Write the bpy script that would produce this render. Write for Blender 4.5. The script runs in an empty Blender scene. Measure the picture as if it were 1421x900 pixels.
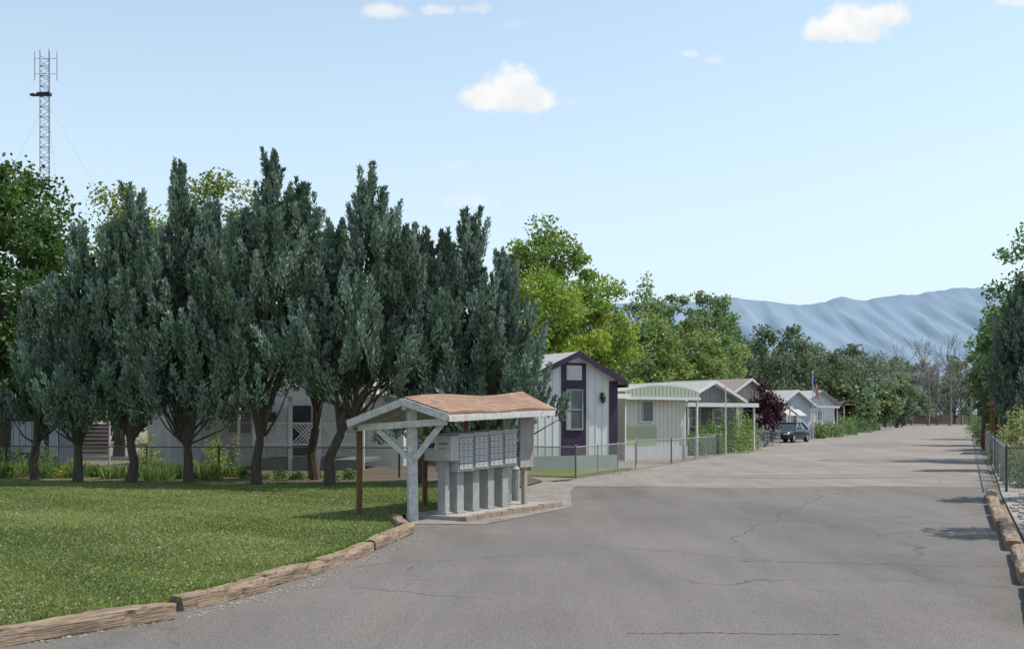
import bpy, math, random
import numpy as np
from mathutils import Vector, Matrix
from mathutils.geometry import tessellate_polygon
rng=np.random.default_rng(7); random.seed(7)
scene=bpy.context.scene
CAMH=1.9
def bx(px,d): return (px-710.5)/1500.0*d      # lateral metres for a surveyed bearing at distance d
def hz(py,d): return CAMH+(577-py)/1500.0*d   # height for a surveyed elevation at distance d

# ------------------------------------------------------------------ materials
def M(name,c1,c2=None,scale=5,rough=.8,bump=0,detail=5,metal=0,attr=False,trans=0,stretch=None,spec=.3,bscale=None):
    m=bpy.data.materials.new(name); m.use_nodes=True; nt=m.node_tree; N=nt.nodes; L=nt.links
    p=N['Principled BSDF']; p.inputs['Roughness'].default_value=rough; p.inputs['Metallic'].default_value=metal
    p.inputs['Specular IOR Level'].default_value=spec
    tc=N.new('ShaderNodeTexCoord'); mp=N.new('ShaderNodeMapping'); L.new(tc.outputs['Object'],mp.inputs[0])
    if stretch: mp.inputs['Scale'].default_value=stretch
    no=N.new('ShaderNodeTexNoise'); no.inputs['Scale'].default_value=scale; no.inputs['Detail'].default_value=detail
    no.inputs['Roughness'].default_value=.65
    L.new(mp.outputs[0],no.inputs['Vector'])
    out=None
    if attr:
        at=N.new('ShaderNodeAttribute'); at.attribute_name='Col'; out=at.outputs['Color']
    else:
        c2=c2 or tuple(x*.75 for x in c1)
        r=N.new('ShaderNodeValToRGB'); r.color_ramp.elements[0].position=.3; r.color_ramp.elements[1].position=.7
        r.color_ramp.elements[0].color=(*c2,1); r.color_ramp.elements[1].color=(*c1,1)
        L.new(no.outputs['Fac'],r.inputs[0]); out=r.outputs[0]
    L.new(out,p.inputs['Base Color'])
    if bump:
        b=N.new('ShaderNodeBump'); b.inputs['Strength'].default_value=bump; b.inputs['Distance'].default_value=.02
        n2=N.new('ShaderNodeTexNoise'); n2.inputs['Scale'].default_value=bscale or scale*4; n2.inputs['Detail'].default_value=4
        L.new(mp.outputs[0],n2.inputs['Vector']); L.new(n2.outputs['Fac'],b.inputs['Height']); L.new(b.outputs[0],p.inputs['Normal'])
    if trans:
        t=N.new('ShaderNodeBsdfTranslucent'); L.new(out,t.inputs['Color']); mx=N.new('ShaderNodeMixShader'); mx.inputs[0].default_value=trans
        L.new(p.outputs[0],mx.inputs[1]); L.new(t.outputs[0],mx.inputs[2]); L.new(mx.outputs[0],N['Material Output'].inputs['Surface'])
    return m

def ground_mat(name,ca,cb,cc,big,mid,fine,bump=.3,crack=0,crackcol=(.05,.05,.05),stretch=None,speck=.35,stain=0):
    m=bpy.data.materials.new(name); m.use_nodes=True; nt=m.node_tree; N=nt.nodes; L=nt.links
    p=N['Principled BSDF']; p.inputs['Roughness'].default_value=.9; p.inputs['Specular IOR Level'].default_value=.2
    tc=N.new('ShaderNodeTexCoord'); mp=N.new('ShaderNodeMapping'); L.new(tc.outputs['Object'],mp.inputs[0])
    if stretch: mp.inputs['Rotation'].default_value=(0,0,stretch[0]); mp.inputs['Scale'].default_value=(stretch[1],stretch[2],1)
    def noise(s,d,src):
        n=N.new('ShaderNodeTexNoise'); n.inputs['Scale'].default_value=s; n.inputs['Detail'].default_value=d; n.inputs['Roughness'].default_value=.6
        L.new(src,n.inputs['Vector']); return n.outputs['Fac']
    a=noise(big,5,mp.outputs[0]); b=noise(mid,5,tc.outputs['Object']); c=noise(fine,3,tc.outputs['Object'])
    def ramp(f,x0,x1,c0,c1):
        r=N.new('ShaderNodeValToRGB'); r.color_ramp.elements[0].position=x0; r.color_ramp.elements[1].position=x1
        r.color_ramp.elements[0].color=(*c0,1); r.color_ramp.elements[1].color=(*c1,1); L.new(f,r.inputs[0]); return r.outputs[0]
    def mix(t,f,x,y):
        q=N.new('ShaderNodeMix'); q.data_type='RGBA'; q.blend_type=t
        if isinstance(f,float): q.inputs[0].default_value=f
        else: L.new(f,q.inputs[0])
        L.new(x,q.inputs[6]); L.new(y,q.inputs[7]); return q.outputs[2]
    base=ramp(a,.38,.62,ca,cb)
    ccn=N.new('ShaderNodeRGB'); ccn.outputs[0].default_value=(*cc,1)
    f2=ramp(b,.5,.72,(0,0,0),(1,1,1))
    base=mix('MIX',f2,base,ccn.outputs[0])
    base=mix('MULTIPLY',speck,base,ramp(c,.35,.65,(.45,.45,.45),(1.35,1.35,1.35)))
    if stain:
        sn=noise(.55,8,mp.outputs[0]); base=mix('MULTIPLY',stain,base,ramp(sn,.34,.55,(.6,.59,.58),(1,1,1)))
        s2=noise(3.3,6,tc.outputs['Object']); base=mix('MULTIPLY',stain,base,ramp(s2,.28,.4,(.6,.6,.6),(1,1,1)))
    if crack:
        v=N.new('ShaderNodeTexVoronoi'); v.feature='DISTANCE_TO_EDGE'; v.inputs['Scale'].default_value=crack
        wn=N.new('ShaderNodeTexNoise'); wn.inputs['Scale'].default_value=1.1; wn.inputs['Detail'].default_value=6
        L.new(tc.outputs['Object'],wn.inputs['Vector'])
        va=N.new('ShaderNodeVectorMath'); va.operation='MULTIPLY_ADD'; L.new(wn.outputs['Color'],va.inputs[0]); va.inputs[1].default_value=(1.6,1.6,0); L.new(tc.outputs['Object'],va.inputs[2])
        L.new(va.outputs[0],v.inputs['Vector'])
        cr=ramp(v.outputs['Distance'],0.0,.006,(1,1,1),(0,0,0))
        msk=noise(.35,3,tc.outputs['Object']); mr=ramp(msk,.46,.58,(0,0,0),(.8,.8,.8))
        cm=mix('MULTIPLY',1.0,cr,mr)
        k=N.new('ShaderNodeRGB'); k.outputs[0].default_value=(*crackcol,1)
        base=mix('MIX',cm,base,k.outputs[0])
    L.new(base,p.inputs['Base Color'])
    bn=N.new('ShaderNodeBump'); bn.inputs['Strength'].default_value=bump; bn.inputs['Distance'].default_value=.01
    L.new(c,bn.inputs['Height']); L.new(bn.outputs[0],p.inputs['Normal'])
    return m

# ------------------------------------------------------------------ mesh builder
class B:
    def __init__(s): s.v=[];s.f=[] ; s.n=0
    def add(s,v,f,mat=0,col=None):
        v=np.asarray(v,float).reshape(-1,3); f=np.asarray(f,int)
        if f.ndim==1: f=f.reshape(1,-1)
        if col is None: col=np.ones((len(f),3))
        col=np.asarray(col,float)
        if col.ndim==1: col=np.tile(col,(len(f),1))
        s.v.append(v); s.f.append((f+s.n,mat,col)); s.n+=len(v)
    def hexa(s,p,mat=0,col=None):   # 8 pts: bottom 4 ccw, top 4
        s.add(p,[[3,2,1,0],[4,5,6,7],[0,1,5,4],[1,2,6,5],[2,3,7,6],[3,0,4,7]],mat,col)
    def box(s,F,a0,a1,b0,b1,z0,z1,mat=0,col=None):
        s.hexa([F(a0,b0,z0),F(a1,b0,z0),F(a1,b1,z0),F(a0,b1,z0),F(a0,b0,z1),F(a1,b0,z1),F(a1,b1,z1),F(a0,b1,z1)],mat,col)
    def slab(s,p,t,mat=0,col=None):
        p=np.asarray(p,float); q=p.copy(); q[:,2]-=t
        s.hexa(np.vstack([q,p]),mat,col)
    def beam(s,p0,p1,w,h=None,mat=0,col=None):
        h=h or w; p0=np.array(p0,float);p1=np.array(p1,float); d=p1-p0; d/=np.linalg.norm(d)
        up=np.array([0,0,1.]) if abs(d[2])<.95 else np.array([0.3,-.95,0.])
        x=np.cross(d,up); x/=np.linalg.norm(x); y=np.cross(x,d)
        o=[-x*w/2-y*h/2,x*w/2-y*h/2,x*w/2+y*h/2,-x*w/2+y*h/2]
        s.hexa([p0+k for k in o]+[p1+k for k in o],mat,col)
    def tube(s,pts,rad,seg=8,mat=0,col=None,cap=True):
        pts=np.asarray(pts,float); n=len(pts); rad=np.ones(n)*rad if np.isscalar(rad) else np.asarray(rad)
        V=[]
        d0=pts[min(1,n-1)]-pts[0]
        ref=np.array([1.,0,0]) if abs(d0[0])<.8*np.linalg.norm(d0) else np.array([0,1.,0])
        for i in range(n):
            d=pts[min(i+1,n-1)]-pts[max(i-1,0)]; d/=np.linalg.norm(d)+1e-9
            x=np.cross(d,ref); x/=np.linalg.norm(x)+1e-9; y=np.cross(d,x)
            for k in range(seg):
                a=2*math.pi*k/seg; V.append(pts[i]+rad[i]*(math.cos(a)*x+math.sin(a)*y))
        F=[[i*seg+k,i*seg+(k+1)%seg,(i+1)*seg+(k+1)%seg,(i+1)*seg+k] for i in range(n-1) for k in range(seg)]
        s.add(V,F,mat,col)
        if cap:
            s.add(V[:seg],[list(range(seg))],mat,None if col is None else col)
            s.add(V[-seg:],[list(range(seg))],mat,None if col is None else col)
    def poly(s,pts,z,mat=0,col=None):
        vs=[Vector((p[0],p[1],z)) for p in pts]
        t=tessellate_polygon([vs]); P=np.array([[p[0],p[1],z] for p in pts])
        F=[]
        for a,b,c in t:
            n=(P[b]-P[a])[0]*(P[c]-P[a])[1]-(P[b]-P[a])[1]*(P[c]-P[a])[0]
            F.append([a,b,c] if n>0 else [a,c,b])
        s.add(P,F,mat,col)
    def make(s,name,mats,parent=None,origin=(0,0,0),smooth=False,rot=None):
        if not isinstance(mats,(list,tuple)): mats=[mats]
        o=np.array(origin,float)
        v=np.vstack(s.v)-(0 if rot is not None else o)
        me=bpy.data.meshes.new(name); me.vertices.add(len(v)); me.vertices.foreach_set('co',v.astype(np.float32).ravel())
        loops=np.concatenate([f.ravel() for f,_,_ in s.f]); cnt=np.concatenate([np.full(len(f),f.shape[1]) for f,_,_ in s.f])
        st=np.concatenate([[0],np.cumsum(cnt)[:-1]])
        me.loops.add(len(loops)); me.loops.foreach_set('vertex_index',loops.astype(np.int32))
        me.polygons.add(len(cnt)); me.polygons.foreach_set('loop_start',st.astype(np.int32))
        me.polygons.foreach_set('material_index',np.concatenate([np.full(len(f),m) for f,m,_ in s.f]).astype(np.int32))
        col=np.concatenate([c for _,_,c in s.f]); col=np.hstack([col,np.ones((len(col),1))])
        at=me.attributes.new('Col','FLOAT_COLOR','FACE'); at.data.foreach_set('color',col.astype(np.float32).ravel())
        me.update(calc_edges=True)
        me.polygons.foreach_set('use_smooth',np.full(len(cnt),smooth))
        for m in mats: me.materials.append(m)
        ob=bpy.data.objects.new(name,me); scene.collection.objects.link(ob)
        if parent is not None:
            ob.parent=parent
        else: ob.location=origin
        if rot is not None: ob.rotation_euler=rot
        return ob
class Group:
    def __init__(s,name,origin):
        s.e=bpy.data.objects.new(name,None); scene.collection.objects.link(s.e); s.e.location=origin; s.o=origin; s.p={}
    def __call__(s,part,mat):
        if part not in s.p: s.p[part]=(B(),mat)
        return s.p[part][0]
    def done(s,smooth=()):
        for k,(b,m) in s.p.items(): b.make(k,m,parent=s.e,origin=s.o,smooth=k in smooth)
def frame(P0,P1):
    dx,dy=P1[0]-P0[0],P1[1]-P0[1]; W=math.hypot(dx,dy); ux,uy=dx/W,dy/W
    return (lambda a,b,z:(P0[0]+ux*a-uy*b,P0[1]+uy*a+ux*b,z)),W
ID=lambda a,b,z:(a,b,z)

# ------------------------------------------------------------------ palette
white=M('white_paint',(.66,.66,.64),(.54,.54,.52),3,.6)
whiteold=M('weathered_white_paint',(.62,.61,.58),(.38,.37,.34),9,.7,bump=.2)
greypaint=M('grey_painted_metal',(.42,.42,.41),(.33,.33,.32),6,.5)
boxgrey=M('mailbox_aluminium',(.44,.44,.43),(.35,.35,.34),5,.45)
ped=M('pedestal_grey',(.36,.36,.34),(.25,.25,.23),6,.6)
darkline=M('dark_gap',(.05,.05,.05),None,5,.8)
blue=M('label_blue',(.03,.06,.18),None,5,.5)
bark=M('bark',(.11,.085,.065),(.05,.04,.03),12,.95,bump=.6,stretch=(1,1,.25))
leafm=M('foliage',(0,0,0),rough=.55,attr=True,trans=.38,spec=.25)
jleaf=M('juniper_foliage',(0,0,0),rough=.75,attr=True,trans=.1,spec=.15)
glass=M('window_glass',(.05,.06,.07),(.1,.12,.13),1.2,.12,spec=.6)
galv=M('galvanised_steel',(.36,.37,.37),(.25,.26,.26),8,.5,metal=.3)
brownwood=M('brown_post_wood',(.2,.115,.05),(.12,.065,.03),8,.85,bump=.3,stretch=(3,3,.3))
concrete=M('concrete',(.36,.34,.31),(.27,.25,.23),3,.9,bump=.3)
purple=M('purple_trim',(.05,.03,.065),(.035,.022,.048),4,.6)
navy=M('navy_siding',(.05,.055,.085),(.035,.04,.06),4,.6)
black=M('black_rubber',(.02,.02,.02),None,4,.8)

# ------------------------------------------------------------------ ground
g=B()
g.poly([(-15000,-3000),(15000,-3000),(15000,15000),(-15000,15000)],-.03)
g.make('ground',ground_mat('dry_earth',(.25,.2,.15),(.2,.16,.11),(.13,.14,.07),.08,.3,9,.4))
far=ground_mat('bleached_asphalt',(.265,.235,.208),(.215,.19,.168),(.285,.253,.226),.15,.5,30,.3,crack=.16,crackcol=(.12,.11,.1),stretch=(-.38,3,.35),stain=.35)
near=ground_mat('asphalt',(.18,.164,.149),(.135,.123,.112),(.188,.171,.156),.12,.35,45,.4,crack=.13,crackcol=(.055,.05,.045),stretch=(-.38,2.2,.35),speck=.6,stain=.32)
r=B()
LE=[(4.6,38.8),(9.6,51),(13.9,63.3),(30,104),(90,259)]
r.poly([(-3,26),(.9,27.5),(1.8,32.5)]+LE+[(109,259),(60,141),(30,69.5),(13.2,29.6),(11.9,26.5),(5,26)],0)
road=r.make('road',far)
r=B()
seam=[(x,29.1+.35*math.sin(x*.8)+rng.normal(0,.13)) for x in np.linspace(1.5,12.8,40)]
r.poly([(-14,-8),(-8.5,5),(-4.7,8.6),(-3.5,10.3),(-2.95,11.8),(-2.6,13.2),(-2.2,15.2),(-1.95,17.5),(-2.1,19.2),(0,21),(1.0,24)]+seam+[(13.1,29.5),(11.8,26.4),(5.9,12),(5.5,9),(5.5,-8)],.004)
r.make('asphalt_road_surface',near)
r=B()
for (cx_,cy_,rx_,ry_) in [(9,34,3.2,1.2),(16,47,2.5,3),(24,72,3,6)]:
    r.poly([(cx_+math.cos(a)*rx_*(1+.12*math.sin(a*5+cx_))+ .4*math.sin(a)*ry_,cy_+math.sin(a)*ry_*(1+.1*math.cos(a*4))) for a in np.linspace(0,2*math.pi,40,endpoint=False)],.004)
r.make('asphalt_patch',ground_mat('patched_asphalt',(.225,.2,.18),(.185,.165,.15),(.24,.215,.195),.4,.8,30,.3,stain=.4))
c=B()
def crackline(p0,p1,w,n=40,amp=.08,z=.008):
    p0=np.array(p0);p1=np.array(p1);t=np.linspace(0,1,n)[:,None]; P=p0+(p1-p0)*t
    d=(p1-p0)/np.linalg.norm(p1-p0); nn=np.array([-d[1],d[0]])
    off=np.cumsum(rng.normal(0,1,n)); off-=np.linspace(off[0],off[-1],n); off=off/ (np.abs(off).max()+1e-6)*amp
    P=P+nn*off[:,None]; ww=(w*rng.uniform(.3,1,n))[:,None]
    A=np.hstack([P+nn*ww/2,np.full((n,1),z)]);Bb=np.hstack([P-nn*ww/2,np.full((n,1),z)])
    c.add(np.vstack([A,Bb]),[[i+n,i+1+n,i+1,i] for i in range(n-1)])
crackline((1.0,9.45),(2.85,9.4),.02,50,.05); crackline((2.8,14.2),(6.9,13.6),.02,60,.12); crackline((-1.8,12),(-.2,11.2),.014,40,.08)
crackline((-2,13.5),(1.0,15.1),.014,40,.2); crackline((1.6,15.6),(3.4,14.2),.012,40,.1)
crackline((1.6,28.9),(6.3,29.2),.07,60,.1,.009); crackline((2,20),(9,19),.018,60,.2);crackline((4,38),(18,36),.05,60,.2,.009)
crackline((8,40),(25,44),.06,60,.3); crackline((7,33),(13,33.6),.05,40,.3); crackline((3.2,16),(8,28),.014,60,.3)
c.make('road_cracks',M('crack_filler',(.075,.07,.065),None,4,.9))
# lawn
LAWN=[(-60,5),(-8.2,5),(-4.45,8.75),(-3.35,10.4),(-2.85,11.8),(-2.5,13.2),(-2.1,15.2),(-1.82,17.4),(-2.05,18.9),(-2.2,19.9),(-1.0,22.3),(-.2,24.5),(.2,28.2),(-.4,29.6),(-8,30.6),(-16,32.2),(-60,33)]
lawnm=ground_mat('lawn_turf',(.16,.19,.05),(.115,.15,.038),(.22,.21,.09),.25,.7,40,.6,speck=.5)
l=B(); l.poly(LAWN,.05); l.make('lawn',lawnm)
bedm=ground_mat('garden_soil',(.14,.105,.075),(.1,.075,.05),(.07,.085,.03),.5,1.5,14,.5)
l=B(); l.poly([(-60,33.02),(-16,32.22),(-8,30.62),(-.4,29.62),(.2,28.3),(.9,31),(.4,34),(-1,40),(-60,44)],.045); l.make('garden_bed',bedm)
gravel=ground_mat('gravel',(.34,.31,.28),(.26,.235,.21),(.4,.38,.35),.8,3,26,.9,speck=.8)
l=B(); l.poly([(-1.0,22.3),(-1.9,19.0),(-.5,18.9),(1.25,22.5),(1.45,27),(1.9,31),(.9,31.2),(.2,28.3),(-.2,24.5)],.012); l.make('gravel_verge',ground_mat('pale_gravel',(.27,.24,.21),(.2,.18,.155),(.31,.28,.25),.8,3,26,.9,speck=.8))
l=B(); l.poly([(5.95,12),(11.95,26.4),(13.3,29.5),(30.2,69),(34,69),(22,29),(22,4),(5.8,4)],.014); l.make('gravel_yard',gravel)
l=B(); l.poly([(.9,31.2),(1.9,32.8),(4.6,38.9),(9.6,51),(13.9,63.3),(30,104),(24,110),(-2,60),(-2,35)],.006); l.make('dirt_lot',ground_mat('dirt_lot',(.27,.23,.19),(.22,.185,.15),(.16,.16,.09),.3,.8,12,.5))
l=B(); l.poly([(.5,34.2),(1.95,33.3),(4.4,39),(3.6,39.1),(.7,37.4)],.03); l.make('front_lawn',lawnm)

def inside(P,poly):
    x,y=P[:,0],P[:,1]; r=np.zeros(len(P),bool); n=len(poly)
    for i in range(n):
        x0,y0=poly[i];x1,y1=poly[(i+1)%n]
        c=((y0>y)!=(y1>y)); xi=(x1-x0)*(y-y0)/((y1-y0) if y1!=y0 else 1e-9)+x0
        r^= c&(x<xi)
    return r
def vnoise(P,s,seed=0):
    x=P[:,0]*s;y=P[:,1]*s
    return (np.sin(x*1.3+seed+1.7*np.sin(y*.9+seed))+np.sin(y*1.7-seed*2+1.3*np.sin(x*.7))+np.sin((x+y)*2.3+seed))/3
def grass(name,poly,N,dmin,dmax,hgt,power=1.0,xl=-.62):
    t=rng.random(N)**power; d=dmin+(dmax-dmin)*t; x=xl*d+rng.random(N)*(2.0-xl*d)
    P=np.stack([x,d],1); P=P[inside(P,poly)]; n=len(P)
    a=rng.random(n)*2*np.pi; w=rng.uniform(.005,.011,n)*(.7+P[:,1]/25); h=hgt*rng.uniform(.5,1.25,n)*(1+.45*vnoise(P,.8,2))
    dx=np.cos(a)*w;dy=np.sin(a)*w; ln=rng.normal(0,.7,(n,2))*h[:,None]
    z0=np.full(n,.05)
    V=np.stack([np.stack([P[:,0]-dx,P[:,1]-dy,z0],1),np.stack([P[:,0]+dx,P[:,1]+dy,z0],1),np.stack([P[:,0]+ln[:,0],P[:,1]+ln[:,1],z0+h],1)],1).reshape(-1,3)
    base=np.array([.225,.28,.08]); dry=np.array([.4,.36,.19]); dk=np.array([.115,.165,.042])
    k=np.clip(.5+.6*vnoise(P,.5,1)+.4*vnoise(P,1.9,4)+rng.normal(0,.25,n),0,1)[:,None]
    col=base*k+dk*(1-k); q=rng.random(n)<(.12+.16*vnoise(P,.35,5)); col[q]=dry
    col*=rng.uniform(.75,1.25,(n,1))
    b=B(); b.add(V,np.arange(3*n).reshape(-1,3),0,col)
    m=int(n*.0022); idx=rng.choice(n,m); C=P[idx]; C=C[vnoise(C,.45,9)>0]; m=len(C); s=.010
    V=np.zeros((m,4,3)); 
    for i,(ox,oy) in enumerate([(-s,-s),(s,-s),(s,s),(-s,s)]): V[:,i,0]=C[:,0]+ox;V[:,i,1]=C[:,1]+oy*.6;V[:,i,2]=.05+hgt+oy*.7
    b.add(V.reshape(-1,3),np.arange(4*m).reshape(-1,4),0,np.tile([.45,.45,.35],(m,1)))
    b.make(name,leafm)
grass('lawn_grass',LAWN,430000,7.5,31,.028,1.25)

# ------------------------------------------------------------------ foliage helpers
GAIN=1.5
def unit(v): return v/(np.linalg.norm(v,axis=-1,keepdims=True)+1e-9)
def leaves(b,C,L,W,col,mat=1,axis=None,jit=1.0,gain=None):
    n=len(C); a=rng.normal(0,1,(n,3))
    if axis is not None: a=axis+a*jit
    a=unit(a); t=unit(np.cross(a,rng.normal(0,1,(n,3))))
    L=(np.ones(n)*L*rng.uniform(.6,1.3,n))[:,None]; W=(np.ones(n)*W*rng.uniform(.7,1.3,n))[:,None]
    V=np.stack([C-a*L*.5,C+t*W*.5,C+a*L*.5,C-t*W*.5],1).reshape(-1,3)
    b.add(V,np.arange(4*n).reshape(-1,4),mat,np.clip(np.asarray(col)*(gain or GAIN),0,.8))
def decid(b,x,y,h,rx,ry,cb,color,ncl=80,npc=130,leaf=.25,clr=1.0,trunk=.25,lean=(0,0),var=.25,mats=(0,1),shape=1.0):
    color=np.array(color); cz=(h+cb)/2; hz_=(h-cb)/2
    top=np.array([x+lean[0],y+lean[1],cz+hz_*.3])
    tp=[(x,y,-.05),(x+lean[0]*.2+rng.normal(0,.1),y,cb*.5),(x+lean[0]*.5,y+rng.normal(0,.1),cb+.3),tuple(top)]
    b.tube(tp,[trunk*1.2,trunk*.9,trunk*.75,trunk*.2],7,mats[0])
    C=[]
    ph=rng.random(3)*6.28
    while len(C)<ncl:
        u=unit(rng.normal(0,1,3)); az=math.atan2(u[1],u[0])
        lob=1+.16*math.sin(2*az+ph[0]+u[2]*2)+.12*math.sin(3*az+ph[1]-u[2]*3)
        r=rng.uniform(.25,1)**.5
        u=u*r; zz=u[2]; s=(1.0-.35*shape*max(zz,0))*lob
        C.append([x+lean[0]+u[0]*rx*s*.88,y+lean[1]+u[1]*ry*s*.88,cz+zz*hz_*.92+rng.normal(0,.25)])
    C=np.array(C)
    root=np.array([x+lean[0]*.5,y,cb+.1])
    for i in rng.choice(ncl,min(18,ncl),replace=False):
        mid=root*.5+C[i]*.5+np.array([0,0,-.1*h/8]); z0=root+(top-root)*rng.random()*.7
        b.tube([z0,mid,C[i]],[trunk*.4,trunk*.2,trunk*.06],5,mats[0],cap=False)
    for i,c in enumerate(C):
        m=int(npc*rng.uniform(.6,1.4)); rr=clr*rng.uniform(.55,1.25)
        u=unit(rng.normal(0,1,(m,3)))*(rng.uniform(.1,1,(m,1))**.6)*rr*np.array([1,1,.7])
        if i%4==0: u*=np.array([.75,.75,1.5])
        cc=color*rng.uniform(1-var,1+var)*(1+np.array([.12,0,-.1])*rng.normal(0,.6))
        col=cc*rng.uniform(.65,1.35,(m,1))
        leaves(b,c+u,leaf,leaf*.6,np.clip(col,.005,1),mats[1])
def tree(name,x,y,*a,**k):
    b=B(); decid(b,x,y,*a,**k); return b.make(name,[bark,leafm],origin=(x,y,0))

def juniper(name,x,y,h,R,cb,npl=330,npb=100,lean=(0,0),tops=None,dark=1.0,trunk=.13):
    b=B()
    tops=tops or [(0,0,1.0)]
    fork=np.array([x+lean[0]*.25,y+lean[1]*.25,cb*.55])
    b.tube([(x,y,-.05),(x+lean[0]*.1+rng.normal(0,.05),y,cb*.3),fork],[trunk*1.3,trunk,trunk*.9],8,0)
    for tx,ty,th in tops:
        e=np.array([x+lean[0]+tx,y+lean[1]+ty,h*th*.88])
        b.tube([fork,fork*.55+e*.45+np.array([tx*.2,0,-.3]),e],[trunk*.7,trunk*.45,.02],6,0,cap=False)
    def envelope(t): # radius share as a function of height share
        return np.interp(t,[0,.1,.28,.5,.72,.88,1.0],[.75,1.0,1.0,.78,.48,.24,.03])
    P=[];A=[];Ln=[];E=[]
    for ti,(tx,ty,th) in enumerate(tops):
        Rt=R*(1 if len(tops)==1 else .8); ph=rng.random()*6
        nb=npl//len(tops)
        k=0
        while k<nb:
            inner=rng.random()<.3
            t=rng.random()**.85; a=rng.random()*2*math.pi; sc=rng.uniform(.1,.5) if inner else rng.uniform(.6,1.25)
            e=envelope(t)*sc*(1+.2*math.sin(3*a+ph+t*9))
            q=rng.integers(2,6)
            for _ in range(q):
                tt=np.clip(t+rng.normal(0,.035),-.03,1); aa=a+rng.normal(0,.28/(e+.3)); rr=Rt*e*rng.uniform(.66,1.0)
                cx=x+lean[0]*min(1,tt+.4)+tx*min(1,tt*1.3+.35); cy=y+lean[1]*min(1,tt+.4)+ty*min(1,tt*1.3+.35)
                z=cb+tt*(h*th-cb)
                o=.5-.36*tt
                P.append([cx+math.cos(aa)*rr,cy+math.sin(aa)*rr,z-.3]); A.append([math.cos(aa)*o+rng.normal(0,.1),math.sin(aa)*o+rng.normal(0,.1),1.0]); Ln.append(rng.uniform(.6,1.35)*(1.0-.3*tt)); E.append(np.clip(sc*rng.uniform(.8,1.15),0,1)); k+=1
    for (tx,ty,th) in tops:
        for k in range(6): P.append([x+lean[0]+tx+rng.normal(0,.1+.03*k),y+lean[1]+ty+rng.normal(0,.1),h*th-.95-k*.2]); A.append([rng.normal(0,.1),rng.normal(0,.1),1]); Ln.append(1.0); E.append(1)
    P=np.array(P);A=unit(np.array(A));Ln=np.array(Ln);E=np.array(E)
    for i in range(0,len(P),14):
        c=P[i]; base=np.array([x+lean[0]*.6,y+lean[1]*.6,max(cb*.6,c[2]-1.3-rng.random())])
        b.tube([base,base*.45+c*.55-np.array([0,0,.15]),c],[.04,.025,.01],4,0,cap=False)
    n=len(P); m=npb
    t=rng.random((n,m))**.8; rad=.195*Ln[:,None]*np.clip(1.12-t,0.03,1)**.7*np.clip(t*5+.3,0,1)*rng.uniform(.2,1.15,(n,m))
    an=rng.random((n,m))*2*np.pi
    s1=unit(np.cross(A,np.array([0.2,.9,.1]))); s2=np.cross(A,s1)
    off=s1[:,None]*(np.cos(an)*rad)[...,None]+s2[:,None]*(np.sin(an)*rad)[...,None]
    C=P[:,None]+A[:,None]*(t*Ln[:,None])[...,None]+off
    ax=A[:,None]*1.3+unit(off)*.65
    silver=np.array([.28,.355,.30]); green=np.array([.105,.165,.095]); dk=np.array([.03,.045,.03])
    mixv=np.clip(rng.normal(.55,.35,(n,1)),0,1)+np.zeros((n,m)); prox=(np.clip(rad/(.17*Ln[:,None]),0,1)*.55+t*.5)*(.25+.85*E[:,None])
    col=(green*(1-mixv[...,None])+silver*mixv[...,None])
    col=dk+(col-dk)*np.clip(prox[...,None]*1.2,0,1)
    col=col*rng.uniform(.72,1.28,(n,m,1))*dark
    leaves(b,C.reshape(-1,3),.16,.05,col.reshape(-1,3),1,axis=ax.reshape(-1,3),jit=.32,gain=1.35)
    return b.make(name,[bark,jleaf],origin=(x,y,0))

# ------------------------------------------------------------------ junipers
jun=[ # px base, d, top px/py, R, cb, tops
 (108,30.2,110,334,1.35,1.8,[(0,0,1),(.65,.2,.84),(-.6,.1,.78)]),
 (180,30.0,185,274,1.4,2.0,[(0,0,1),(-.65,.3,.88),(.6,.3,.8)]),
 (262,29.8,255,246,1.7,1.8,[(-.1,0,1),(.75,.2,.88),(-.85,-.1,.8)]),
 (355,29.2,378,230,1.7,2.3,[(0,0,1),(-.9,.2,.82),(.75,.1,.9)]),
 (458,28.6,516,256,1.8,2.6,[(0,0,1),(-.9,.2,.83),(.85,0,.8)]),
 (585,29.6,590,338,1.4,1.6,[(0,0,1),(.5,.2,.9)]),
 (662,29.4,652,316,1.7,1.3,[(0,0,1),(.85,.1,.85),(-.7,.1,.92)])]
for px,d,tx,ty,R,cb,tops in jun:
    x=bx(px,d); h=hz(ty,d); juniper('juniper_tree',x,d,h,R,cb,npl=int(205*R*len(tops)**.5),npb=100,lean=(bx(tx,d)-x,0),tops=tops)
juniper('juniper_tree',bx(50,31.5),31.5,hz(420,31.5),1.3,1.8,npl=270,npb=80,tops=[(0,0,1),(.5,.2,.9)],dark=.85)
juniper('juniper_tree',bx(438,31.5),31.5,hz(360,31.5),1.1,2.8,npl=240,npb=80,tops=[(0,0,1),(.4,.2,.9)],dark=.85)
juniper('juniper_tree',bx(701,30.5),30.5,hz(405,30.5),.85,1.0,npl=230,npb=90,tops=[(0,0,1),(-.4,.2,.95)])
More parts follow.
